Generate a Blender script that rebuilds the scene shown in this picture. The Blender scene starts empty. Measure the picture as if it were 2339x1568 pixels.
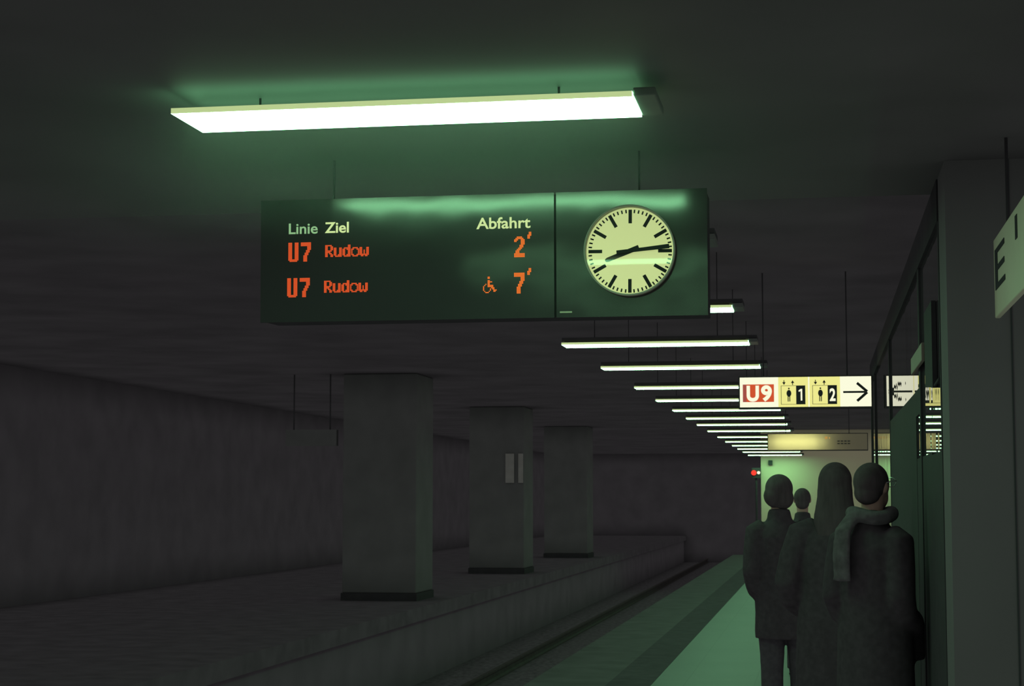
import bpy, bmesh, math, random
from mathutils import Vector, Matrix

# ------------------------------------------------------------------ camera, world, exposure
S = bpy.context.scene
C = S.collection
EYE = 1.6
cam_data = bpy.data.cameras.new('camera')
cam = bpy.data.objects.new('camera', cam_data)
C.objects.link(cam)
cam.location = (0, 0, EYE)
cam.rotation_euler = (math.radians(90 + 4.9404), 0, math.radians(9.6988))
cam_data.sensor_width = 36
cam_data.lens = 4130 / 2339 * 36
cam_data.clip_end = 300
cam_data.clip_start = 0.05
cam_data.dof.use_dof = True
cam_data.dof.focus_distance = 7.2
cam_data.dof.aperture_fstop = 15.0
S.camera = cam

W = bpy.data.worlds.new('world')
S.world = W
W.use_nodes = True
AMB = (0.016, 0.014, 0.016)
W.node_tree.nodes['Background'].inputs[0].default_value = (*AMB, 1)
W.node_tree.nodes['Background'].inputs[1].default_value = 1.0

S.view_settings.view_transform = 'Standard'
S.view_settings.look = 'None'
S.view_settings.gamma = 1
S.view_settings.use_curve_mapping = False
S.view_settings.exposure = 0.0

# even ambient fill added to lift the blacks (renderer ambient occlusion of the world)
S.cycles.use_fast_gi = True
S.cycles.fast_gi_method = 'ADD'
W.light_settings.distance = 0.6
W.light_settings.ao_factor = 0.36
S.cycles.ao_bounces_render = 1
S.cycles.max_bounces = 6
S.cycles.diffuse_bounces = 3
S.cycles.glossy_bounces = 4
S.cycles.caustics_reflective = False
S.cycles.caustics_refractive = False
S.cycles.sample_clamp_indirect = 3.0

LAMP = (6.0, 17.0, 8.2)          # radiance of the fluorescent panels

# ------------------------------------------------------------------ materials
def new_mat(name):
    m = bpy.data.materials.new(name)
    m.use_nodes = True
    nt = m.node_tree
    for n in list(nt.nodes):
        nt.nodes.remove(n)
    out = nt.nodes.new('ShaderNodeOutputMaterial')
    return m, nt, out

def surf(name, col, rough=0.7, var=0.25, scale=3.0, spec=0.3, metal=0.0, bump=0.0, bscale=60.0, stretch=None):
    """base colour broken up by noise, with an optional fine bump"""
    m, nt, out = new_mat(name)
    N = nt.nodes.new; L = nt.links.new
    p = N('ShaderNodeBsdfPrincipled')
    p.inputs['Roughness'].default_value = rough
    p.inputs['Metallic'].default_value = metal
    p.inputs['Specular IOR Level'].default_value = spec
    tc = N('ShaderNodeTexCoord')
    mp = N('ShaderNodeMapping')
    L(tc.outputs['Object'], mp.inputs[0])
    if stretch: mp.inputs['Scale'].default_value = stretch
    no = N('ShaderNodeTexNoise'); no.inputs['Scale'].default_value = scale; no.inputs['Detail'].default_value = 4
    L(mp.outputs[0], no.inputs['Vector'])
    r = N('ShaderNodeValToRGB')
    r.color_ramp.elements[0].position = 0.3; r.color_ramp.elements[1].position = 0.7
    r.color_ramp.elements[0].color = (*[c * (1 - var) for c in col], 1)
    r.color_ramp.elements[1].color = (*[min(1, c * (1 + var)) for c in col], 1)
    L(no.outputs[0], r.inputs[0]); L(r.outputs[0], p.inputs['Base Color'])
    if bump:
        n2 = N('ShaderNodeTexNoise'); n2.inputs['Scale'].default_value = bscale
        L(mp.outputs[0], n2.inputs['Vector'])
        b = N('ShaderNodeBump'); b.inputs['Strength'].default_value = bump; b.inputs['Distance'].default_value = 0.01
        L(n2.outputs[0], b.inputs['Height']); L(b.outputs[0], p.inputs['Normal'])
    L(p.outputs[0], out.inputs[0])
    return m

def glow(name, col, strength=1.0, base=(0.02, 0.02, 0.02)):
    m, nt, out = new_mat(name)
    p = nt.nodes.new('ShaderNodeBsdfPrincipled')
    p.inputs['Base Color'].default_value = (*base, 1)
    p.inputs['Roughness'].default_value = 0.6
    p.inputs['Specular IOR Level'].default_value = 0.1
    p.inputs['Emission Color'].default_value = (*col, 1)
    p.inputs['Emission Strength'].default_value = strength
    nt.links.new(p.outputs[0], out.inputs[0])
    return m

def emit(name, col, strength=1.0):
    m, nt, out = new_mat(name)
    e = nt.nodes.new('ShaderNodeEmission')
    e.inputs[0].default_value = (*col, 1); e.inputs[1].default_value = strength
    nt.links.new(e.outputs[0], out.inputs[0])
    return m

def tiles(name, c1, c2, mortar, sx, sy, rough=0.5, spec=0.3):
    m, nt, out = new_mat(name)
    N = nt.nodes.new; L = nt.links.new
    p = N('ShaderNodeBsdfPrincipled'); p.inputs['Roughness'].default_value = rough
    p.inputs['Specular IOR Level'].default_value = spec
    tc = N('ShaderNodeTexCoord')
    br = N('ShaderNodeTexBrick'); br.offset = 0.0
    br.inputs['Color1'].default_value = (*c1, 1); br.inputs['Color2'].default_value = (*c2, 1)
    br.inputs['Mortar'].default_value = (*mortar, 1)
    br.inputs['Scale'].default_value = 1.0; br.inputs['Mortar Size'].default_value = 0.006
    br.inputs['Brick Width'].default_value = sx; br.inputs['Row Height'].default_value = sy
    L(tc.outputs['Object'], br.inputs['Vector'])
    no = N('ShaderNodeTexNoise'); no.inputs['Scale'].default_value = 1.3; no.inputs['Detail'].default_value = 5
    L(tc.outputs['Object'], no.inputs['Vector'])
    mx = N('ShaderNodeMix'); mx.data_type = 'RGBA'; mx.blend_type = 'MULTIPLY'
    rp = N('ShaderNodeValToRGB')
    rp.color_ramp.elements[0].color = (.75, .75, .75, 1); rp.color_ramp.elements[1].color = (1.15, 1.15, 1.15, 1)
    L(no.outputs[0], rp.inputs[0])
    mx.inputs[0].default_value = 1
    L(br.outputs['Color'], mx.inputs[6]); L(rp.outputs[0], mx.inputs[7])
    L(mx.outputs[2], p.inputs['Base Color'])
    L(p.outputs[0], out.inputs[0])
    return m

M = {}
M['floor'] = tiles('platform_stone', (.052, .060, .054), (.048, .056, .051), (.040, .044, .041), .6, .6, .55, .2)
M['floor_band'] = surf('dark_tactile_band', (.030, .030, .031), .9, .2, 6, .05, bump=.3, bscale=40)
M['floor_edge'] = surf('platform_edge_stone', (.037, .037, .037), .85, .2, 3, .1)
M['opposite_floor'] = surf('dark_opposite_paving', (.044, .041, .044), .85, .15, 3, .05)
M['trackbed'] = surf('track_ballast', (.042, .040, .042), .95, .4, 12, .05, bump=1, bscale=14)
M['steel'] = surf('rail_steel', (.05, .045, .042), .5, .3, 8, .3, metal=.6)
M['ceil_near'] = surf('satin_ceiling_panel_paint', (.045, .046, .045), .62, .12, 1.2, .5)
M['ceil'] = surf('black_upper_ceiling', (.046, .043, .046), .95, .15, 1.0, .05)
M['wall_dark'] = surf('dark_station_wall', (.053, .049, .053), .9, .10, 1.5, .1)
M['wall_end'] = surf('pale_end_wall_plaster', (.30, .28, .185), .8, .04, 1.0, .1)
M['pillar'] = surf('pillar_cladding', (.062, .064, .062), .75, .08, 1.2, .15)
M['column'] = surf('tiled_column_cladding', (.051, .053, .051), .7, .1, 2, .2)
M['black'] = surf('black_coated_metal', (.021, .021, .022), .75, .1, 8, .1)
M['lamp_metal'] = surf('lamp_sheet_metal', (.05, .055, .05), .6, .05, 8, .3)
M['lamp'] = emit('fluorescent_panel', LAMP, 1.0)
M['lamp_up'] = emit('added_uplight_face', LAMP, 0.14)
M['lamp_boosted'] = emit('boosted_fluorescent_panel', LAMP, 1.7)
M['lamp_dimmed'] = emit('dimmed_fluorescent_panel', LAMP, .5)
M['lamp_dimmed_up'] = emit('dimmed_uplight_face', LAMP, .06)
M['lamp_rim'] = emit('fluorescent_rim', (.50, .62, .28), 1.0)
M['led'] = emit('orange_red_led', (.74, .094, .024), 1.0)
M['led_bright'] = emit('orange_led', (.88, .19, .03), 1.0)
M['board_text'] = glow('pale_backlit_lettering', (.60, .76, .32), 1.0)
M['board_text_dim'] = glow('vignetted_backlit_lettering', (.25, .47, .22), 1.0)  # dimmer copy of the lettering: lens falloff put into its colour
M['white_face'] = emit('white_backlit_acrylic', (.97, .97, .72), 1.0)
M['yellow_face'] = emit('yellow_backlit_acrylic', (.85, .82, .27), 1.0)
M['orange_face'] = emit('orange_backlit_film', (.62, .088, .03), 1.0)
M['maroon_face'] = emit('dark_red_backlit_film', (.36, .08, .06), 1.0)
M['ink'] = surf('black_film', (.022, .026, .025), .9, .05, 5, .05)
M['badge_soft'] = emit('faded_orange_film', (.45, .26, .07), 1.0)
M['dial'] = glow('luminous_clock_dial', (.50, .59, .24), 1.0, base=(.30, .25, .16))
M['rim'] = surf('clock_rim_enamel', (.16, .18, .13), .45, .05, 8, .4)
M['signal_red'] = emit('red_signal_lens', (1.0, .05, .03), 1.3)
M['signal_white'] = emit('white_signal_lens', (.95, 1.0, .7), 1.2)
M['sign_plate'] = surf('pale_sign_enamel', (.24, .27, .18), .55, .04, 3, .2)
M['lit_patch'] = surf('lit_patch_colour', (.10, .10, .075), .6, .05, 3, .2)
M['paper'] = surf('pale_notice_paper', (.12, .12, .11), .8, .1, 6, .1)
M['coat'] = surf('black_wool', (.028, .026, .028), .95, .15, 30, .02)
M['coat2'] = surf('black_nylon', (.027, .026, .028), .8, .15, 20, .08)
M['trouser'] = surf('black_denim', (.035, .034, .037), .95, .15, 30, .02)
M['hair'] = surf('dark_hair', (.035, .032, .032), .9, .2, 30, .05, stretch=(1, 1, .15))
M['skin'] = surf('skin', (.20, .14, .11), .6, .08, 10, .2)
M['shoe'] = surf('black_leather', (.030, .030, .032), .6, .1, 10, .15)
M['scarf'] = surf('dark_grey_scarf_wool', (.048, .05, .049), .95, .25, 25, .02)
M['spectacle'] = surf('metal_spectacle_frame', (.5, .52, .5), .3, .05, 10, .5, metal=.8)

def board_front():
    """dark satin panel that mirrors the lamp in front of it in a soft band"""
    m, nt, out = new_mat('satin_black_display_panel')
    N = nt.nodes.new; L = nt.links.new
    d = N('ShaderNodeBsdfDiffuse'); d.inputs[0].default_value = (.017, .017, .0175, 1)
    g = N('ShaderNodeBsdfGlossy'); g.inputs[0].default_value = (.057, .056, .055, 1); g.inputs['Roughness'].default_value = .125
    a = N('ShaderNodeAddShader')
    tc = N('ShaderNodeTexCoord')
    no = N('ShaderNodeTexNoise'); no.inputs['Scale'].default_value = 2.2
    L(tc.outputs['Object'], no.inputs['Vector'])
    b = N('ShaderNodeBump'); b.inputs['Strength'].default_value = .25; b.inputs['Distance'].default_value = .02
    L(no.outputs[0], b.inputs['Height']); L(b.outputs[0], g.inputs['Normal'])
    L(d.outputs[0], a.inputs[0]); L(g.outputs[0], a.inputs[1]); L(a.outputs[0], out.inputs[0])
    return m
M['board'] = board_front()

def dark_glass():
    """grimy dark glass: strong mirror at grazing angles, rippled along its length"""
    m, nt, out = new_mat('dark_lift_glass')
    N = nt.nodes.new; L = nt.links.new
    d = N('ShaderNodeBsdfDiffuse'); d.inputs[0].default_value = (.033, .033, .034, 1)
    g = N('ShaderNodeBsdfGlossy'); g.inputs[0].default_value = (.85, .85, .85, 1); g.inputs['Roughness'].default_value = .015
    fr = N('ShaderNodeFresnel'); fr.inputs[0].default_value = 1.5
    tc = N('ShaderNodeTexCoord')
    mp = N('ShaderNodeMapping'); mp.inputs['Scale'].default_value = (1, 1, .02)
    L(tc.outputs['Object'], mp.inputs[0])
    no = N('ShaderNodeTexNoise'); no.inputs['Scale'].default_value = 2.4; no.inputs['Detail'].default_value = 1
    L(mp.outputs[0], no.inputs['Vector'])
    b = N('ShaderNodeBump'); b.inputs['Strength'].default_value = .12; b.inputs['Distance'].default_value = .02
    L(no.outputs[0], b.inputs['Height']); L(b.outputs[0], g.inputs['Normal'])
    mx = N('ShaderNodeMixShader')
    L(fr.outputs[0], mx.inputs[0]); L(d.outputs[0], mx.inputs[1]); L(g.outputs[0], mx.inputs[2])
    L(mx.outputs[0], out.inputs[0])
    return m
M['glass_dark'] = dark_glass()

def clear_glass():
    m, nt, out = new_mat('clear_clock_glass')
    N = nt.nodes.new; L = nt.links.new
    t = N('ShaderNodeBsdfTransparent')
    g = N('ShaderNodeBsdfGlossy'); g.inputs['Roughness'].default_value = .02
    fr = N('ShaderNodeFresnel'); fr.inputs[0].default_value = 1.45
    mx = N('ShaderNodeMixShader')
    L(fr.outputs[0], mx.inputs[0]); L(t.outputs[0], mx.inputs[1]); L(g.outputs[0], mx.inputs[2])
    L(mx.outputs[0], out.inputs[0])
    return m
M['glass_clear'] = clear_glass()

def opal():
    m, nt, out = new_mat('opal_sign_acrylic')
    N = nt.nodes.new; L = nt.links.new
    t = N('ShaderNodeBsdfTranslucent'); t.inputs[0].default_value = (.17, .158, .100, 1)
    d = N('ShaderNodeBsdfDiffuse'); d.inputs[0].default_value = (.012, .012, .01, 1)
    a = N('ShaderNodeAddShader')
    L(t.outputs[0], a.inputs[0]); L(d.outputs[0], a.inputs[1]); L(a.outputs[0], out.inputs[0])
    return m
M['opal'] = opal()

# ------------------------------------------------------------------ mesh helpers
def box(bm, x0, x1, y0, y1, z0, z1, bev=0.0, mi=0):
    v = [bm.verts.new(p) for p in ((x0, y0, z0), (x1, y0, z0), (x1, y1, z0), (x0, y1, z0),
                                   (x0, y0, z1), (x1, y0, z1), (x1, y1, z1), (x0, y1, z1))]
    fs = []
    for q in ((0, 3, 2, 1), (4, 5, 6, 7), (0, 1, 5, 4), (1, 2, 6, 5), (2, 3, 7, 6), (3, 0, 4, 7)):
        f = bm.faces.new([v[i] for i in q]); f.material_index = mi; fs.append(f)
    if bev:
        es = {e for f in fs for e in f.edges}
        bmesh.ops.bevel(bm, geom=list(es), offset=bev, segments=2, affect='EDGES', profile=.5)
    return fs

def tube(bm, pts, radii, seg=14):
    """closed swept tube through points; radius a number or (rx, ry)"""
    pts = [Vector(p) for p in pts]
    rings = []
    n = len(pts)
    up = None
    for i, p in enumerate(pts):
        t = (pts[min(i + 1, n - 1)] - pts[max(i - 1, 0)]).normalized()
        if up is None:
            ref = Vector((1, 0, 0)) if abs(t.x) < .8 else Vector((0, 1, 0))
            a = (ref - t * ref.dot(t)).normalized()
        else:
            a = (up - t * up.dot(t)).normalized()
        up = a
        b = t.cross(a)
        r = radii[i]
        rx, ry = r if isinstance(r, (tuple, list)) else (r, r)
        rings.append([bm.verts.new(p + a * (rx * math.cos(2 * math.pi * k / seg)) + b * (ry * math.sin(2 * math.pi * k / seg)))
                      for k in range(seg)])
    for i in range(n - 1):
        for k in range(seg):
            bm.faces.new((rings[i][k], rings[i][(k + 1) % seg], rings[i + 1][(k + 1) % seg], rings[i + 1][k]))
    bm.faces.new(list(reversed(rings[0]))); bm.faces.new(rings[-1])

def ball(bm, c, r, seg=20, rings=14):
    rx, ry, rz = r if isinstance(r, (tuple, list)) else (r, r, r)
    bmesh.ops.create_uvsphere(bm, u_segments=seg, v_segments=rings, radius=1,
                              matrix=Matrix.Translation(c) @ Matrix.Diagonal((rx, ry, rz, 1)))

def disc(bm, c, r, y0, y1, seg=96):
    """closed disc lying in an XZ plane, from y0 (front) to y1"""
    f = [bm.verts.new((c[0] + r * math.cos(2 * math.pi * k / seg), y0, c[1] + r * math.sin(2 * math.pi * k / seg))) for k in range(seg)]
    b = [bm.verts.new((v.co.x, y1, v.co.z)) for v in f]
    bm.faces.new(f); bm.faces.new(list(reversed(b)))
    for k in range(seg):
        bm.faces.new((f[k], b[k], b[(k + 1) % seg], f[(k + 1) % seg]))

def plate(bm, poly, y0, y1):
    """extruded polygon given in (x, z), from y0 (front) to y1"""
    f = [bm.verts.new((x, y0, z)) for x, z in poly]
    b = [bm.verts.new((x, y1, z)) for x, z in poly]
    bm.faces.new(f); bm.faces.new(list(reversed(b)))
    n = len(poly)
    for k in range(n):
        bm.faces.new((f[k], b[k], b[(k + 1) % n], f[(k + 1) % n]))

def obj(name, bm, mats, parent=None, smooth=False, loc=None):
    bmesh.ops.recalc_face_normals(bm, faces=bm.faces[:])
    me = bpy.data.meshes.new(name)
    bm.to_mesh(me); bm.free()
    for m in (mats if isinstance(mats, (list, tuple)) else [mats]):
        me.materials.append(m)
    if smooth:
        me.polygons.foreach_set('use_smooth', [True] * len(me.polygons))
    o = bpy.data.objects.new(name, me)
    C.objects.link(o)
    if parent: o.parent = parent
    if loc: o.location = loc
    return o

def thing(name, label, cat, loc=(0, 0, 0), rz=0.0, group=None):
    o = bpy.data.objects.new(name, None)
    o.empty_display_size = .1
    C.objects.link(o)
    o.location = loc; o.rotation_euler = (0, 0, rz)
    tag(o, label, cat, group)
    return o

def tag(o, label, cat, group=None):
    o['label'] = label; o['category'] = cat
    if group: o['group'] = group
    return o

def struct(name, bm, mats, label=None):
    o = obj(name, bm, mats)
    o['kind'] = 'structure'
    if label: o['label'] = label
    return o

def copy_thing(root, loc, label=None):
    r = root.copy(); C.objects.link(r); r.location = loc
    if label: r['label'] = label
    for ch in list(root.children):
        c = ch.copy(); C.objects.link(c); c.parent = r
        for g in ch.children:
            d = g.copy(); C.objects.link(d); d.parent = c
    return r

def one_skin(bm, voxel, smooth_n=3):
    """melt overlapping closed shapes into one continuous surface"""
    me = bpy.data.meshes.new('melt'); bmesh.ops.recalc_face_normals(bm, faces=bm.faces[:])
    bm.to_mesh(me); bm.free()
    o = bpy.data.objects.new('melt', me); C.objects.link(o)
    r = o.modifiers.new('r', 'REMESH'); r.mode = 'VOXEL'; r.voxel_size = voxel
    s = o.modifiers.new('s', 'SMOOTH'); s.iterations = smooth_n; s.factor = .5
    dg = bpy.context.evaluated_depsgraph_get()
    new = bpy.data.meshes.new_from_object(o.evaluated_get(dg))
    bpy.data.objects.remove(o); bpy.data.meshes.remove(me)
    b2 = bmesh.new(); b2.from_mesh(new); bpy.data.meshes.remove(new)
    return b2

def text_bm(s, width=None, height=None, bold=0.0, depth=.002, spacing=1.0):
    """letters as a mesh in the XZ plane (front towards -Y), origin at the left end of the baseline"""
    cu = bpy.data.curves.new('t', 'FONT')
    cu.body = s; cu.size = 1; cu.extrude = 0; cu.offset = bold; cu.space_character = spacing
    o = bpy.data.objects.new('t', cu); C.objects.link(o)
    dg = bpy.context.evaluated_depsgraph_get()
    me = bpy.data.meshes.new_from_object(o.evaluated_get(dg))
    bpy.data.objects.remove(o); bpy.data.curves.remove(cu)
    bm = bmesh.new(); bm.from_mesh(me); bpy.data.meshes.remove(me)
    bmesh.ops.remove_doubles(bm, verts=bm.verts, dist=1e-5)
    xs = [v.co.x for v in bm.verts]; ys = [v.co.y for v in bm.verts]
    kx = width / (max(xs) - min(xs)); ky = height / max(ys)
    x0 = min(xs)
    for v in bm.verts:
        v.co = ((v.co.x - x0) * kx, 0, v.co.y * ky)
    r = bmesh.ops.extrude_face_region(bm, geom=bm.faces[:])
    for g in r['geom']:
        if isinstance(g, bmesh.types.BMVert):
            g.co.y -= depth
    return bm

# ------------------------------------------------------------------ the setting
X_EDGE = -2.56            # platform edge
CEIL, CEIL_UP = 2.925, 3.60
def sbox(name, x0, x1, y0, y1, z0, z1, mat, label=None):
    bm = bmesh.new(); box(bm, x0, x1, y0, y1, z0, z1)
    return struct(name, bm, M[mat], label)

sbox('floor', -1.48, 3.6, -8, 53.0, -.25, 0, 'floor')
sbox('trim_1', -1.86, -1.48, -8, 53.0, -.25, 0.004, 'floor_band', 'dark tactile guidance band in the platform floor')
sbox('trim_2', X_EDGE, -1.86, -8, 53.0, -.25, 0, 'floor_edge', 'stone kerb strip along the platform edge')
sbox('wall_platform', X_EDGE + .12, X_EDGE + .3, -8, 53.0, -1.15, -.25, 'wall_dark')
sbox('floor_trackbed', -6.0, X_EDGE + .3, -8, 80, -1.3, -1.15, 'trackbed')
sbox('wall_opposite', -6.2, -6.0, -8, 80, -1.3, -.2, 'wall_dark')
sbox('floor_opposite', -12, -5.9, -8, 80, -.2, 0, 'opposite_floor')
sbox('wall_left', -12.2, -12, -8, 80, -.2, CEIL_UP, 'wall_dark')
sbox('wall_right', 3.6, 3.8, -8, 54.2, -.25, CEIL_UP, 'wall_dark')
sbox('wall_end', -1.738, 3.6, 53.0, 53.2, -.25, CEIL_UP, 'wall_end')
sbox('wall_tunnel', -1.743, -1.543, 53.4, 80, -1.3, CEIL_UP, 'wall_dark')
sbox('wall_far', -12.2, -1.543, 80, 80.2, -1.3, CEIL_UP, 'wall_dark')
sbox('wall_back', -12.2, 3.8, -8.2, -8, -1.3, CEIL_UP, 'wall_dark')
sbox('ceiling', -12.2, 3.8, -8.2, 8.0, CEIL, CEIL + .1, 'ceil_near')
sbox('ceiling_upper', -12.2, 3.8, 8.0, 80.2, CEIL_UP, CEIL_UP + .1, 'ceil')
sbox('wall_ceiling_step', -12.2, 3.8, 7.9, 8.0, CEIL + .1, CEIL_UP + .1, 'ceil')  # added step: lifts the farther ceiling out of the lamps' glow

# rails of the near track
def rail_bm():
    bm = bmesh.new()
    prof = [(-.06, 0), (.06, 0), (.06, .02), (.012, .035), (.012, .115), (.034, .125), (.034, .155),
            (-.034, .155), (-.034, .125), (-.012, .115), (-.012, .035), (-.06, .02)]
    plate(bm, prof, -8, 79.9)
    return bm
ra = obj('rail', rail_bm(), M['steel'], loc=(-3.55, 0, -1.15)); tag(ra, 'running rail of the dark track nearer the platform edge', 'rail', 'running rails')
rb = obj('rail', rail_bm(), M['steel'], loc=(-4.985, 0, -1.15)); tag(rb, 'running rail of the dark track farther from the platform edge', 'rail', 'running rails')

# ------------------------------------------------------------------ ceiling lamps
LX0, LX1 = -2.07, -0.565          # ends of the light panels
LW = .31
def make_lamp(y, label):
    t = thing('ceiling_lamp', label, 'ceiling lamp', ((LX0 + LX1) / 2, y, 2.85), 0, 'row of ceiling lamps across the platform')
    h = (LX1 - LX0) / 2
    bm = bmesh.new()
    # glowing panel: bottom and left end bright, long rims dimmer, unseen glowing top added to light the ceiling
    fs = box(bm, -h, h, -LW / 2, LW / 2, 0, .018)
    for f, mi in zip(fs, (0, 2 if y < 8 else 1, 1, 0, 1, 0)): f.material_index = mi
    obj('diffuser', bm, [M['lamp'], M['lamp_rim'], M['lamp_up']], t)
    bm = bmesh.new()
    box(bm, h + .002, h + .072, -LW / 2 + .005, LW / 2 - .005, .004, .03, .004)
    obj('end_cap', bm, M['lamp_metal'], t)
    bm = bmesh.new()
    if y < 8:      # under the low ceiling: slim spine so that light also leaves upwards
        box(bm, -h + .05, h + .06, -.02, .02, .019, .034, .003)
    else:
        box(bm, -h, h + .07, -LW / 2 + .02, LW / 2 - .02, .031, .06, .004)
        box(bm, -h + .02, h - .02, -LW / 2 + .03, LW / 2 - .03, .0185, .032)
    obj('housing', bm, M['lamp_metal'] if y < 8 else M['black'], t)
    top = (CEIL if y < 8 else CEIL_UP) - 2.85
    for x in (-.5, .5):
        bm = bmesh.new(); tube(bm, [(x, 0, .033 if y < 8 else .058), (x, 0, top)], [.004, .004], 8)
        obj('hanger_rod', bm, M['black'], t)
    return t
LY = [5.68, 8.85, 11.99, 14.65, 17.30, 20.43, 23.09, 25.72, 28.30, 30.77, 33.67, 36.93, 39.93, 42.88, 45.72, 48.75, 52.30]
names = ['big glowing ceiling lamp nearest the camera, above the departure board',
         'glowing ceiling lamp hidden behind the departure board',
         'ceiling lamp whose short lit end shows right of the station clock',
         'uppermost full-length lit lamp in the receding row, below the clock',
         'lit lamp just above the yellow lift direction sign',
         'lit lamp that ends behind the top of the U9 direction sign',
         'lit lamp that ends behind the middle of the U9 direction sign',
         'lit lamp that ends behind the bottom of the U9 direction sign',
         'first full lit lamp below the U9 direction sign',
         'second full lit lamp below the U9 direction sign',
         'third full lit lamp below the U9 direction sign',
         'lit lamp behind the top edge of the far blank light box',
         'lit lamp behind the upper middle of the far blank light box',
         'lit lamp behind the lower middle of the far blank light box',
         'lit lamp behind the bottom edge of the far blank light box',
         'lit lamp just under the far blank light box',
         'farthest lit lamp, just above the pale end wall']
lamp_near = make_lamp(LY[0], names[0])
lamp_far = make_lamp(LY[1], names[1])
for y, n in zip(LY[2:], names[2:]):
    c = copy_thing(lamp_far, ((LX0 + LX1) / 2, y, 2.85), n)
for d in c.children:
    if d.name.startswith('diffuser'):      # last lamp: output raised to brighten the end wall
        d.material_slots[0].link = 'OBJECT'; d.material_slots[0].material = M['lamp_boosted']
for y, n in ((2.78, 'ceiling lamp overhead just in front of the camera'), (-.2, 'ceiling lamp overhead beside the camera'),
             (-3.2, 'ceiling lamp behind the camera')):
    c = copy_thing(lamp_near, ((LX0 + LX1) / 2, y, 2.85), n)
    for d in c.children:
        if d.name.startswith('diffuser'):      # output cut to weaken their reflection in the board
            for sl, mn in zip(d.material_slots, ('lamp_dimmed', 'lamp_rim', 'lamp_dimmed_up')):
                sl.link = 'OBJECT'; sl.material = M[mn]

# ------------------------------------------------------------------ departure board
BY = 6.70
BX0, BX1, BZ0, BZ1, BXD = -2.133, -.407, 2.281, 2.756, -.979
bx, bz = (BX0 + BX1) / 2, BZ0
board = thing('departure_board', 'long black departure board with orange train times hanging under the near lamp', 'departure board', (bx, BY, bz))
board.rotation_euler = (math.radians(1.1), 0, 0)
def B(x, z): return (x - bx, z - bz)
bm = bmesh.new(); box(bm, BX0 - bx + .004, BX1 - bx - .004, .012, .22, .004, BZ1 - bz - .004, .004)
obj('housing', bm, M['black'], board)
bm = bmesh.new(); box(bm, BX0 - bx, BXD - .004 - bx, 0, .012, 0, BZ1 - bz)
obj('display_panel', bm, M['board'], board)
bm = bmesh.new(); box(bm, BXD + .004 - bx, BX1 - bx, 0, .012, 0, BZ1 - bz)
obj('clock_panel', bm, M['board'], board)
bm = bmesh.new(); box(bm, .001, .047, -.003, 0, 0, .006)
obj('edge_glint', bm, M['sign_plate'], board, loc=(BXD + .016 - bx, 0, .017))['label'] = 'small pale strip in place of a highlight on the trim'  # pale strip stands in for a highlight on the bottom trim
for x in (-.6, .6):
    bm = bmesh.new(); tube(bm, [(x, .11, BZ1 - bz - .01), (x, .11, CEIL - bz)], [.004, .004], 12)
    obj('hanger_rod', bm, M['black'], board)
def board_text(name, s, x0, x1, z, h, mat, bold):
    o = obj(name, text_bm(s, x1 - x0, h, bold, .002), M[mat], board, loc=(x0 - bx, -.0005, z - bz))
    return o
board_text('column_heading', 'Linie', -2.020, -1.905, 2.6235, .0405, 'board_text_dim', .012)['label'] = 'pale heading Linie, darkened as by lens falloff'
board_text('column_heading', 'Ziel', -1.876, -1.781, 2.6245, .0405, 'board_text', .018)['label'] = 'pale heading Ziel'
board_text('column_heading', 'Abfahrt', -1.281, -1.073, 2.6245, .0425, 'board_text', .016)['label'] = 'pale bold heading Abfahrt'

# dot-matrix glyphs
BIG = {
 'U': ['XXX..XXX'] * 12 + ['XXX..XXX', 'XXXXXXXX', '.XXXXXX.'],
 '7': ['XXXXXXXX', 'XXXXXXXX', 'XXXXXXXX', '.....XXX', '.....XXX', '.....XXX', '....XXX.', '....XXX.', '...XXX..', '...XXX..',
       '..XXX...', '..XXX...', '..XXX...', '..XXX...', '..XXX...'],
 '2': ['..XXXX..', '.XXXXXX.', 'XXX..XXX', 'XX...XXX', '.....XXX', '.....XXX', '....XXX.', '....XXX.', '...XXX..', '..XXX...',
       '.XXX....', '.XXX....', 'XXXXXXXX', 'XXXXXXXX', 'XXXXXXXX'],
 "'": ['.XX', '.XX', 'XXX', 'XX.', 'XX.'],
}
SMALL = {
 'R': ['XXXXX.', 'XX..XX', 'XX..XX', 'XX..XX', 'XXXXX.', 'XXXX..', 'XX.XX.', 'XX..XX', 'XX..XX'],
 'u': ['......', '......', 'XX..XX', 'XX..XX', 'XX..XX', 'XX..XX', 'XX..XX', 'XX.XXX', '.XXXXX'],
 'd': ['....XX', '....XX', '.XXXXX', 'XX.XXX', 'XX..XX', 'XX..XX', 'XX..XX', 'XX.XXX', '.XXXXX'],
 'o': ['......', '......', '.XXXX.', 'XX..XX', 'X....X', 'X....X', 'X....X', 'XX..XX', '.XXXX.'],
 'w': ['.......', '.......', 'XX...XX', 'XX...XX', 'XX.X.XX', 'XX.X.XX', 'XX.X.XX', 'XXXXXXX', '.XX.XX.'],
}
WHEEL = ['....XX......', '....XX......', '............', '....XX......', '....XXXX....', '....XX......', '..X.XX......',
         '.X..XXXXX...', 'X...XXXXX...', 'X......XXX..', 'X.....X.XX..', 'X.....X..XXX', '.X...X...XX.', '..XXX.......']
def led(bm, rows, x, z, pw, ph):
    """glyph with its lower left corner at x, z; each dot is a small raised square"""
    n = len(rows)
    for r, row in enumerate(rows):
        for c, ch in enumerate(row):
            if ch == 'X':
                x0 = x + c * pw; z0 = z + (n - 1 - r) * ph
                plate(bm, [(x0 + .08 * pw, z0 + .08 * ph), (x0 + .92 * pw, z0 + .08 * ph), (x0 + .92 * pw, z0 + .92 * ph), (x0 + .08 * pw, z0 + .92 * ph)], -.002, 0)
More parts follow.
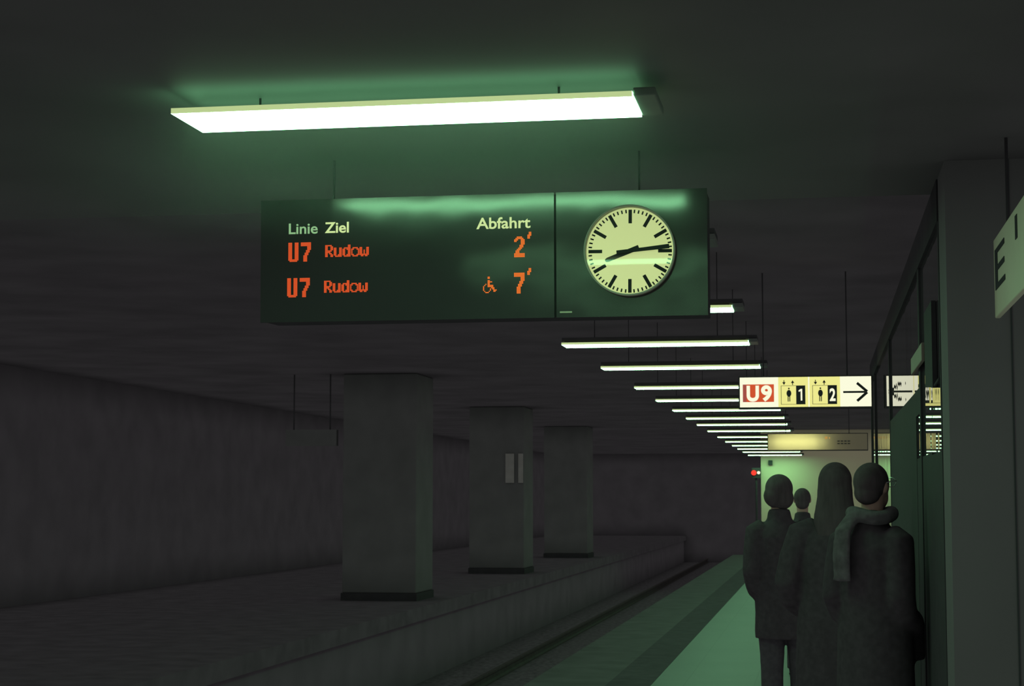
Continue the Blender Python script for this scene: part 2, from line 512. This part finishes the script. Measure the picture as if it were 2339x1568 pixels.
def led_part(name, glyphs, mat):
    bm = bmesh.new()
    for rows, x, z, pw, ph in glyphs:
        led(bm, rows, *B(x, z), pw, ph)
    return obj(name, bm, M[mat], board)
PB = .0051
PH = .00500
for z, dx, nm in ((2.5145, 0, 'upper'), (2.3765, -.004, 'lower')):
    led_part('line_number', [(BIG['U'], -2.022 + dx, z, PB, PH), (BIG['7'], -1.972 + dx, z, PB, PH)], 'led')['label'] = 'orange-red %s line number U7' % nm
    xs = [0, .0345, .069, .1035, .1365]
    led_part('destination', [(SMALL[ch], -1.875 + dx + xx, z + .0155, .0053, .0052) for ch, xx in zip('Rudow', xs)], 'led')['label'] = 'orange-red %s destination Rudow' % nm
led_part('departure_minutes', [(BIG['2'], -1.136, 2.5125, PB, .0053), (BIG["'"], -1.085, 2.5825, PB, .0053)], 'led_bright')['label'] = "orange departure time 2'"
led_part('departure_minutes', [(BIG['7'], -1.137, 2.3745, PB, .0053), (BIG["'"], -1.086, 2.4445, PB, .0053)], 'led_bright')['label'] = "orange departure time 7'"
led_part('wheelchair_symbol', [(WHEEL, -1.256, 2.3785, .0044, .0045)], 'led_bright')['label'] = 'orange wheelchair symbol'

# ------------------------------------------------------------------ clock
CX, CZ, CR = -.6945, 2.5245, .1705
clock = thing('station_clock', 'round white station clock with black hands in the right end of the departure board', 'clock', (CX, BY - .0545, CZ))
clock.rotation_euler = (0, math.radians(.6), 0)
def ring(bm, r0, r1, y0, y1, seg=96):
    vs = []
    for (r, y) in ((r1, y0), (r1, y1), (r0, y1), (r0, y0)):
        vs.append([bm.verts.new((r * math.cos(2 * math.pi * k / seg), y, r * math.sin(2 * math.pi * k / seg))) for k in range(seg)])
    for i in range(4):
        for k in range(seg):
            a, b = vs[i], vs[(i + 1) % 4]
            bm.faces.new((a[k], b[k], b[(k + 1) % seg], a[(k + 1) % seg]))
bm = bmesh.new(); ring(bm, CR - .006, CR, 0, .0445)
obj('rim', bm, M['rim'], clock, True)
bm = bmesh.new(); disc(bm, (0, 0), CR - .0055, .038, .044)
dial = obj('dial', bm, M['dial'], clock)
def bar(bm, ang, r0, r1, w, y0, y1, w1=None):
    """radial bar; ang clockwise from 12"""
    a = math.radians(ang); d = (math.sin(a), math.cos(a)); n = (math.cos(a), -math.sin(a))
    w1 = w if w1 is None else w1
    plate(bm, [(d[0] * r0 - n[0] * w / 2, d[1] * r0 - n[1] * w / 2), (d[0] * r1 - n[0] * w1 / 2, d[1] * r1 - n[1] * w1 / 2),
               (d[0] * r1 + n[0] * w1 / 2, d[1] * r1 + n[1] * w1 / 2), (d[0] * r0 + n[0] * w / 2, d[1] * r0 + n[1] * w / 2)], y0, y1)
bm = bmesh.new()
for k in range(60):
    if k % 5 == 0: bar(bm, k * 6, .105, .1565, .0128, .0367, .0379)
    else: bar(bm, k * 6, .144, .157, .0055, .0367, .0379)
obj('dial_markings', bm, M['ink'], dial)
bm = bmesh.new(); bar(bm, 83.8, -.050, .050, .0135, .025, .027, .0135); bar(bm, 83.8, .049, .148, .0135, .025, .027, .0165)
obj('minute_hand', bm, M['ink'], clock)
bm = bmesh.new(); bar(bm, 248.5, -.036, .09, .0185, .029, .0315, .0165); bar(bm, 248.5, .089, .099, .0165, .029, .0315, .009)
obj('hour_hand', bm, M['ink'], clock)
bm = bmesh.new(); disc(bm, (0, 0), .008, .021, .037, 24)
obj('hand_boss', bm, M['ink'], clock)
bm = bmesh.new(); disc(bm, (0, 0), CR - .0065, -.0015, .0015)
g = obj('glass', bm, M['glass_clear'], clock, loc=(0, .009, 0))
g.rotation_euler = (math.radians(1.05), 0, 0)

# ------------------------------------------------------------------ lit signs hung across the platform
def light_box(t, w, h, d=.16):
    bm = bmesh.new()
    fr = .012
    box(bm, -w / 2 - fr, w / 2 + fr, .004, d, -fr, 0); box(bm, -w / 2 - fr, w / 2 + fr, .004, d, h, h + fr)
    box(bm, -w / 2 - fr, -w / 2, .004, d, 0, h); box(bm, w / 2, w / 2 + fr, .004, d, 0, h)
    box(bm, -w / 2, w / 2, d - .006, d, 0, h)
    obj('housing', bm, M['black'], t)
    for x in (-w * .32, w * .32):
        bm = bmesh.new(); tube(bm, [(x, d / 2, h + .01), (x, d / 2, CEIL_UP - t.location.z)], [.006, .006], 10)
        obj('hanger_rod', bm, M['black'], t)

SW, SH = 1.135, .262
sx, sz = -.133, 2.405
u9 = thing('direction_sign', 'lit yellow and white hanging sign reading U9 with lift symbols 1, 2 and arrow', 'sign', (sx, 16, sz), math.radians(-.35))
light_box(u9, SW, SH)
def uv(u, v): return ((u - .5) * SW, (1 - v) * SH)
def face(name, u0, u1, v0, v1, mat, y=0.0, th=.004, label=None):
    (x0, z1), (x1, z0) = uv(u0, v0), uv(u1, v1)
    bm = bmesh.new(); box(bm, x0, x1, y - th, y, z0, z1)
    o = obj(name, bm, M[mat], u9)
    if label: o['label'] = label
    return o
face('face_panel', 0, .295, 0, 1, 'white_face', .004, .006, 'white lit panel behind U9')
face('face_panel', .295, .523, 0, 1, 'yellow_face', .004, .006, 'yellow lit panel of lift 1')
face('face_panel', .523, .533, 0, 1, 'white_face', .004, .006, 'narrow white strip between the yellow panels')
face('face_panel', .533, .765, 0, 1, 'yellow_face', .004, .006, 'yellow lit panel of lift 2')
face('face_panel', .765, 1, 0, 1, 'white_face', .004, .006, 'white lit panel with the arrow')
face('line_badge', .050, .262, .235, .825, 'orange_face', -.002, .002, 'orange-red badge of U9')
face('line_badge', .023, .050, .235, .825, 'maroon_face', -.002, .002, 'darker left edge of the badge')
def sign_text(s, u0, u1, v0, v1, mat, bold, y=-.004, label=None):
    (x0, z1), (x1, z0) = uv(u0, v0), uv(u1, v1)
    o = obj('lettering', text_bm(s, x1 - x0, z1 - z0, bold, .002), M[mat], u9, loc=(x0, y, z0))
    if label: o['label'] = label
    return o
sign_text('U', .052, .147, .275, .775, 'white_face', .045, label='white letter U')
sign_text('9', .163, .246, .265, .765, 'white_face', .045, label='white figure 9')
for k, u in enumerate((.315, .555)):
    # lift cabin outline, passenger and the two arrows: one pictogram part
    bm = bmesh.new()
    def r(u0, u1, v0, v1):
        (x0, z1), (x1, z0) = uv(u0, v0), uv(u1, v1); box(bm, x0, x1, -.004, -.002, z0, z1)
    e = .0035
    r(u, u + .185, .285, .297); r(u, u + .185, .905, .917); r(u, u + e, .285, .917)
    cxu = u + .061
    x, z = uv(cxu, .385); disc(bm, (x, z), .0075, -.0045, -.002, 16)
    x, z = uv(cxu, .545)
    plate(bm, [(x + .0205 * math.cos(a), z + .03 * math.sin(a)) for a in [2 * math.pi * i / 24 for i in range(24)]], -.0045, -.002)
    r(cxu - .010, cxu - .003, .62, .82); r(cxu + .003, cxu + .010, .62, .82)
    for cu, up in ((u + .024, False), (u + .090, True)):
        x, z = uv(cu, .185)
        s = 1 if up else -1
        plate(bm, [(x - .015, z - .004 * s), (x + .015, z - .004 * s), (x, z + .02 * s)], -.0045, -.002)
        box(bm, x - .0035, x + .0035, -.0045, -.002, z - .022, z + .012) if up else box(bm, x - .0035, x + .0035, -.0045, -.002, z - .012, z + .022)
    obj('lift_pictogram', bm, M['ink'], u9)
    face('number_field', u + .116, u + .186, .285, .917, 'ink', -.002, .002, 'black field of figure %d' % (k + 1))
    if k == 0:
        bm = bmesh.new()
        plate(bm, [uv(u + a, b) for a, b in ((.1505, .79), (.1625, .79), (.1625, .40), (.1515, .40), (.134, .455), (.137, .50), (.1505, .47))], -.0065, -.0045)
        obj('lettering', bm, M['white_face'], u9)['label'] = 'white figure 1'
    else: sign_text('2', u + .130, u + .175, .39, .80, 'white_face', .03, -.0045, 'white figure 2')
bm = bmesh.new()
pts = [(.788, .488), (.788, .555)]
(x0, z0), (x1, z1) = uv(.788, .553), uv(.955, .487); box(bm, x0, x1, -.004, -.002, z0, z1)
for sgn in (-1, 1):
    a = uv(.893, .52 + sgn * .30); b = uv(.972, .52); 
    d = Vector((b[0] - a[0], b[1] - a[1])).normalized(); n = Vector((-d.y, d.x)) * .0115
    b = (b[0] - d.x * .004, b[1] - d.y * .004)
    plate(bm, [(a[0] + n.x, a[1] + n.y), (b[0] + n.x, b[1] + n.y), (b[0] - n.x, b[1] - n.y), (a[0] - n.x, a[1] - n.y)], -.0041 - .0001 * sgn, -.002)
obj('arrow', bm, M['ink'], u9)

# farther light box, its right part unlit
fw, fh = 1.60, .26
far = thing('light_box_sign', 'far blank yellowish light box with its right end dark, hanging beyond the U9 sign', 'sign', (-.063, 30, 2.405))
light_box(far, fw, fh, .2)
bm = bmesh.new(); box(bm, -fw / 2, fw / 2, 0, .004, 0, fh)
obj('opal_face', bm, M['opal'], far)
bm = bmesh.new(); tube(bm, [(-.73, .11, .13), (.03, .11, .13)], [.02, .02], 12)
obj('fluorescent_tube', bm, emit('tube_in_light_box', (540.0, 600.0, 480.0), 1.0), far)
for x0, x1, z0, z1 in ((.12, .165, .175, .215), (.185, .205, .18, .205)):
    bm = bmesh.new(); box(bm, x0, x1, -.003, -.0005, z0, z1); obj('lettering', bm, M['badge_soft'], far)
for z in (.14, .10):
    for i in range(4):
        bm = bmesh.new(); box(bm, .32 + i * .055, .36 + i * .055, -.003, -.0005, z - .008, z + .008); obj('lettering', bm, M['ink'], far)

# ------------------------------------------------------------------ pillar and lift enclosure on the right
pil = thing('pillar', 'grey-green square pillar at the right edge of the picture', 'pillar', (.93, 7.4, 0))
bm = bmesh.new(); box(bm, -.439, .439, -.2, .2, .0, CEIL)
obj('shaft', bm, M['pillar'], pil)
bm = bmesh.new(); box(bm, -.20, -.194, -.204, -.2, .0, CEIL)
obj('cladding_joint', bm, M['ink'], pil)

lift = thing('lift_enclosure', 'dark glass lift enclosure with black posts behind the pillar', 'lift enclosure', (.5, 7.62, 0))
def yb(y): return y - 7.62
GH = 2.75
def pane(y0, y1, z0, z1):
    bm = bmesh.new(); box(bm, 0, .02, yb(y0), yb(y1), z0, z1); obj('glass_pane', bm, M['glass_dark'], lift)
pane(7.66, 9.19, .05, GH); pane(9.30, 9.72, .05, GH); pane(9.72, 13.3, 2.16, GH); pane(13.36, 16.95, .05, GH); pane(17.0, 18.2, .05, GH)
for y0, y1 in ((7.62, 7.66), (9.19, 9.30), (13.3, 13.36), (16.95, 17.0), (18.2, 18.28)):
    bm = bmesh.new(); box(bm, -.012, .05, yb(y0), yb(y1), 0, GH + .05, .003); obj('post', bm, M['black'], lift)
bm = bmesh.new(); box(bm, -.008, .05, yb(9.72), yb(13.3), 0, 2.16); obj('door_panel', bm, M['black'], lift)
bm = bmesh.new(); box(bm, -.010, .04, yb(9.305), yb(9.715), 2.03, 2.16); obj('transom_rail', bm, M['black'], lift)
for y0, y1, z1 in ((7.665, 8.42, 1.80), (8.42, 9.185, 1.81), (9.305, 9.715, 1.81)):
    bm = bmesh.new(); box(bm, -.006, .03, yb(y0), yb(y1), .05, z1); obj('lower_panel', bm, M['black'], lift)  # dark panels added to hide reflections in the lower glass
bm = bmesh.new(); box(bm, 0.001, .045, yb(7.66), yb(18.2), 0.001, .049); obj('base_rail', bm, M['black'], lift)
bm = bmesh.new(); box(bm, -.015, 1.6, yb(7.62), yb(18.28), GH + .001, CEIL); obj('head_beam', bm, M['black'], lift)
bm = bmesh.new(); box(bm, 0.03, 1.6, yb(18.2), yb(18.27), 0, GH); obj('rear_panel', bm, M['black'], lift)

# bracket box and slanted strut on the lift glass
br = thing('bracket_box', 'small black box with a slanted strut on the lift glass beside the pillar', 'bracket', (.484, 8.62, 2.1))
bm = bmesh.new(); plate(bm, [(0, -.02), (0, .36), (.56, .36), (.56, .02)], 0, .02)
for v in bm.verts: v.co = (-v.co.y + .014, v.co.x - .62, v.co.z)
obj('housing', bm, M['black'], br)
bm = bmesh.new(); tube(bm, [(0.004, -.93, .0), (0.004, -.6, -.01)], [.006, .006], 8)
obj('strut', bm, M['black'], br)

# station name plate, and a pale plate standing in for a lit patch
def name_plate(label, loc, length, h, hang, glyph):
    t = thing('name_sign', label, 'sign', loc)
    bm = bmesh.new(); box(bm, 0, 0.02 if hang else .017, -length, 0, 0, h, .004); obj('plate', bm, M['sign_plate' if hang else 'lit_patch'], t)
    if not hang:
        for y in (-.12, -length + .12):
            bm = bmesh.new(); box(bm, .0165, .0335, y - .02, y + .02, .03, .07); obj('wall_mount', bm, M['black'], t)
    if glyph:
        bm = text_bm('E', .36, .152, .0, .002)
        for v in bm.verts: v.co = (v.co.y, -v.co.x, v.co.z)
        obj('lettering', bm, M['ink'], t, loc=(-.0005, -.06, .10))
        bm = bmesh.new(); box(bm, -.0025, -.0005, -.85, -.79, .19, .27); obj('lettering', bm, M['ink'], t)
    for y in (-.3, -length + .3):
        if hang:
            bm = bmesh.new(); tube(bm, [(.025, y, h - .01), (.025, y, CEIL - loc[2])], [.006, .006], 10)
            obj('hanger_rod', bm, M['black'], t)
    return t
name_plate('pale station name plate with a dark letter E at the upper right edge', (.66, 7.07, 2.287), 3.2, .30, True, True)
name_plate('pale plate added for a faint lit patch above the reflected sign on the lift glass', (.466, 9.62, 2.245), 1.0, .085, False, False)  # lit patch on the glass built as a pale plate

# ------------------------------------------------------------------ signal beyond the platform end
sg = thing('signal', 'small railway signal with a red and a white light left of the end wall', 'signal', (-1.868, 52.7, 0))
bm = bmesh.new(); box(bm, -.125, .125, .03, .16, 2.2, 2.5, .01); obj('signal_head', bm, M['black'], sg)
bm = bmesh.new(); tube(bm, [(0, .1, 0), (0, .1, 2.21)], [.03, .03], 12); obj('post', bm, M['black'], sg)
bm = bmesh.new(); disc(bm, (-.065, 2.36), .074, 0.0, .035, 32); obj('red_lens', bm, M['signal_red'], sg)
bm = bmesh.new(); disc(bm, (.072, 2.362), .045, 0.0, .035, 32); obj('white_lens', bm, M['signal_white'], sg)

# small dark box high on the end wall
bm = bmesh.new(); box(bm, -.06, .06, -.1, 0, -.07, .07, .01)
tag(obj('wall_camera', bm, M['ink'], loc=(-1.462, 52.998, 2.655)), 'small dark box high on the left of the pale end wall', 'camera')

# ------------------------------------------------------------------ opposite platform
def make_column(x, y, label):
    t = thing('column', label, 'column', (x, y, 0), 0, 'columns on the opposite platform')
    bm = bmesh.new(); box(bm, -.6, .6, 0, 1.25, .12, CEIL_UP - .001, .02); obj('shaft', bm, M['column'], t)
    bm = bmesh.new(); box(bm, -.615, .615, -.015, 1.265, 0, .12); obj('plinth', bm, M['black'], t)
    return t
c0 = make_column(-6.92, 28, 'wide faint column on the dark opposite platform, left of centre')
copy_thing(c0, (-6.92, 38.5, 0), 'faint column on the opposite platform carrying two pale notices')
copy_thing(c0, (-6.92, 49.2, 0), 'farthest faint column on the opposite platform, under the lamp row')
for x0, x1, l in ((-6.72, -6.53, 'left pale notice on the middle opposite column'), (-6.44, -6.335, 'right pale notice on the middle opposite column')):
    bm = bmesh.new(); box(bm, x0, x1, 38.47, 38.499, 1.95, 2.58, .004)
    tag(obj('notice', bm, M['paper']), l, 'notice', 'notices on the opposite column')
hs = thing('hanging_panel', 'faint grey panel hanging over the opposite platform at the left', 'sign', (-8.05, 28, 2.45))
bm = bmesh.new(); box(bm, -.42, .42, 0, .12, 0, .26, .006); obj('panel', bm, M['column'], hs)
for x in (-.3, .3):
    bm = bmesh.new(); tube(bm, [(x, .06, .25), (x, .06, CEIL_UP - 2.45)], [.012, .012], 8); obj('hanger_rod', bm, M['black'], hs)

# ------------------------------------------------------------------ people
def person(label, loc, rz, k, hem, hair, shoulder=.205, coat='coat', scarf=False, specs=False, wide=1.0, tuck=0.0, lean=0.0, group='people standing in the queue'):
    """figure 1.76 m tall times k, facing +Y of its own frame, hands in coat pockets"""
    t = thing('person', label, 'person', loc, rz, group)
    K = lambda p: tuple(c * k for c in p)
    def T(bm, pts, rad, seg=14):
        tube(bm, [K(p) for p in pts], [tuple(q * k for q in r) if isinstance(r, (tuple, list)) else r * k for r in rad], seg)
    def Bl(bm, c, r, seg=20, rings=14):
        ball(bm, K(c), tuple(q * k for q in (r if isinstance(r, (tuple, list)) else (r, r, r))), seg, rings)
    sh = shoulder
    # ---- body: one continuous surface
    bm = bmesh.new()
    Bl(bm, (0, .005, 1.665), (.073, .092, .098)); Bl(bm, (0, .035, 1.605), (.056, .062, .07))     # skull and jaw
    T(bm, [(0, .085, 1.675), (0, .112, 1.645), (0, .098, 1.63)], [.010, .016, .012], 10)           # nose
    T(bm, [(-.024, .088, 1.602), (.024, .088, 1.602)], [.008, .008], 8)                             # lips
    T(bm, [(-.03, .088, 1.703), (.03, .088, 1.703)], [.008, .008], 8)                               # brow
    for s in (-1, 1):
        Bl(bm, (s * .03, .082, 1.675), .012, 10, 8)                                                 # eyes
        Bl(bm, (s * .076, -.005, 1.655), (.010, .02, .031), 10, 8)                                  # ears
    T(bm, [(0, -.02, 1.44), (0, -.012, 1.52), (0, .0, 1.60)], [.062, .054, .056])
    T(bm, [(0, -.01, .88), (0, 0, 1.0), (0, .005, 1.1), (0, .005, 1.25), (0, -.01, 1.38), (0, -.02, 1.46)],
      [(.15, .10), (.155, .105), (.135, .095), (.155, .105), (.165, .095), (.08, .06)], 20)
    for s in (-1, 1):
        elbow = (s * (sh + .05 - tuck), -.06, 1.13); wrist = (s * (sh - .02), .12, .985)
        T(bm, [(s * .12, -.02, 1.415), (s * (sh - .025), -.025, 1.385), (s * (sh + .02 - tuck * .5), -.04, 1.26), elbow, (s * (sh + .02 - tuck * .7), .04, 1.05), wrist],
          [.05, .055, .046, .041, .037, .027])
        # hand with five bent fingers
        Bl(bm, (s * (sh - .035), .155, .95), (.018, .036, .044), 12, 10)
        for i in range(4):
            y0 = .128 + i * .018
            T(bm, [(s * (sh - .035), y0, .925), (s * (sh - .045), y0 + .008, .885 + abs(i - 1.4) * .004), (s * (sh - .062), y0 + .006, .862 + abs(i - 1.4) * .007)],
              [.0088, .008, .0065], 8)
        T(bm, [(s * (sh - .045), .185, .955), (s * (sh - .06), .2, .925), (s * (sh - .068), .2, .9)], [.010, .009, .007], 8)
        T(bm, [(s * .085, 0, .93), (s * .09, .01, .7), (s * .092, .012, .5), (s * .094, -.01, .34), (s * .096, -.02, .09)],
          [.082, .07, .054, .052, .037], 16)
        T(bm, [(s * .096, -.045, .045), (s * .1, .05, .04), (s * .105, .14, .03)], [(.036, .036), (.036, .03), (.03, .018)], 12)
    obj('body', one_skin(bm, .0085, 3), M['skin'], t, True)
    # ---- trousers
    bm = bmesh.new()
    T(bm, [(0, -.01, .86), (0, 0, 1.0), (0, 0, 1.06)], [(.17, .118), (.172, .12), (.155, .11)], 20)
    for s in (-1, 1):
        T(bm, [(s * .085, 0, .95), (s * .09, .01, .7), (s * .093, .01, .5), (s * .095, -.01, .3), (s * .097, -.01, .05)],
          [.096, .086, .074, .07, .068], 16)
    obj('trousers', one_skin(bm, .012, 2), M['trouser'], t, True)
    # ---- shoes
    for s in (-1, 1):
        bm = bmesh.new()
        T(bm, [(s * .096, -.085, .04), (s * .097, -.05, .055), (s * .1, .04, .05), (s * .105, .13, .038), (s * .108, .185, .03)],
          [(.032, .034), (.044, .052), (.048, .045), (.047, .034), (.03, .022)], 16)
        box(bm, *[q * k for q in (min(s * .055, s * .148), max(s * .055, s * .148), -.105, .19, .001, .022)])
        obj('shoe', one_skin(bm, .008, 2), M['shoe'], t, True)
    # ---- coat: trunk, sleeves ending at the pockets, collar
    bm = bmesh.new()
    w = wide
    T(bm, [(0, -.005, hem), (0, -.005, hem + .06), (0, 0, .95), (0, .005, 1.08), (0, .005, 1.25), (0, -.01, 1.37), (0, -.015, 1.43), (0, -.02, 1.475)],
      [(.205 * w, .15), (.205 * w, .152), (.19 * w, .148), (.18 * w, .14), (.19 * w, .142), (.185, .125), (.13, .1), (.075, .075)], 24)
    for s in (-1, 1):
        T(bm, [(s * .10, -.02, 1.425), (s * (sh - .02), -.025, 1.39), (s * (sh + .025 - tuck * .6), -.045, 1.26), (s * (sh + .055 - tuck), -.06, 1.13),
               (s * (sh + .035 - tuck * .8), -.02, 1.05), (s * (sh + .01 - tuck * .4), .06, 1.01), (s * (sh - .03), .12, .98)],
          [.06, .075, .07, .066, .064, .06, .055], 16)
        box(bm, *[q * k for q in (min(s * (sh - .10), s * (sh + .005)), max(s * (sh - .10), s * (sh + .005)), .06, .18, .82, 1.0)])
    T(bm, [(0, -.015, 1.43), (0, -.01, 1.50), (0, -.005, 1.535)], [(.085, .085), (.078, .08), (.072, .076)], 20)
    obj('coat', one_skin(bm, .013, 4), M[coat], t, True)
    # ---- hair
    bm = bmesh.new()
    if hair == 'bob':
        Bl(bm, (0, -.018, 1.672), (.092, .102, .096)); Bl(bm, (-.015, -.035, 1.625), (.088, .078, .082)); Bl(bm, (.02, -.04, 1.61), (.075, .07, .075))
    elif hair == 'long':
        Bl(bm, (0, -.015, 1.672), (.089, .104, .098)); 
        T(bm, [(0, -.04, 1.69), (0, -.055, 1.58), (0, -.085, 1.46), (0, -.10, 1.36)], [(.088, .07), (.095, .06), (.115, .045), (.09, .025)], 18)
    else:
        Bl(bm, (0, -.014, 1.678), (.082, .100, .094)); Bl(bm, (0, -.05, 1.625), (.068, .055, .06))
    # keep the face free
    hb = one_skin(bm, .0085, 3)
    for v in hb.verts:
        lim = (.062 if v.co.z > 1.72 * k else .03) * k
        if v.co.y > lim: v.co.y = lim + (v.co.y - lim) * .15
    obj('hair', hb, M['hair'], t, True)
    if scarf:
        bm = bmesh.new()
        n = 20
        ringpts = [(.094 * math.cos(a), -.01 + .092 * math.sin(a), 1.515 + .012 * math.sin(2 * a)) for a in [2 * math.pi * i / n for i in range(n + 1)]]
        T(bm, ringpts, [.036] * (n + 1), 12)
        T(bm, [(-.05, -.1, 1.51), (-.07, -.165, 1.44), (-.075, -.175, 1.32), (-.078, -.165, 1.2)], [(.035, .03), (.05, .018), (.055, .014), (.055, .012)], 12)
        obj('scarf', one_skin(bm, .010, 2), M['scarf'], t, True)
    if specs:
        bm = bmesh.new()
        for s in (-1, 1):
            T(bm, [(s * .081, -.01, 1.672), (s * .080, .05, 1.682), (s * .068, .108, 1.684)], [.003, .003, .003], 8)
            rr = [(s * .036 + .029 * math.cos(a), .112, 1.676 + .023 * math.sin(a)) for a in [2 * math.pi * i / 18 for i in range(19)]]
            T(bm, rr, [.002] * 19, 6)
        T(bm, [(-.01, .114, 1.682), (.01, .114, 1.682)], [.002, .002], 6)
        obj('spectacles', bm, M['spectacle'], t, True)
    if lean:      # weight on one leg: upper body drifts sideways
        for ch in t.children:
            for v in ch.data.vertices:
                v.co.x += lean * max(0, min(1, (v.co.z - .6 * k) / (.9 * k)))
    return t
person('person in a black knee-length coat with rounded bobbed hair, leftmost of the queue', (-.243, 12, 0), math.radians(5), .998, .70, 'bob', .175, wide=.96, tuck=.035, lean=-.036)
person('person mostly hidden, only the small dark head showing right of the bobbed hair', (-.181, 17, 0), 0, .962, .62, 'short', .19, 'coat2')
person('tall person in a long black coat with long hair, seen from behind in the middle', (.072, 10, 0), math.radians(-4), 1.018, .42, 'long', .205, 'coat', wide=1.12)
person('person with a scarf and spectacles, rightmost, standing by the lift glass', (.243, 9.0, 0), math.radians(-32), 1.004, .40, 'short', .172, 'coat', scarf=True, specs=True, wide=1.0, tuck=.045)

# ------------------------------------------------------------------ scatter volume added for the glow around the nearest lamp
bm = bmesh.new(); box(bm, -2.95, .15, 3.9, 6.62, 2.45, 2.92)
m, nt, out = new_mat('glow_scatter')
v = nt.nodes.new('ShaderNodeVolumeScatter')
v.inputs['Density'].default_value = .029
v.inputs['Anisotropy'].default_value = .6
nt.links.new(v.outputs[0], out.inputs['Volume'])
hz = obj('glow_volume', bm, m); hz['kind'] = 'stuff'
tag(hz, 'added scatter volume that makes the glow around the nearest lit lamp', 'glow_volume')
S.cycles.volume_bounces = 0
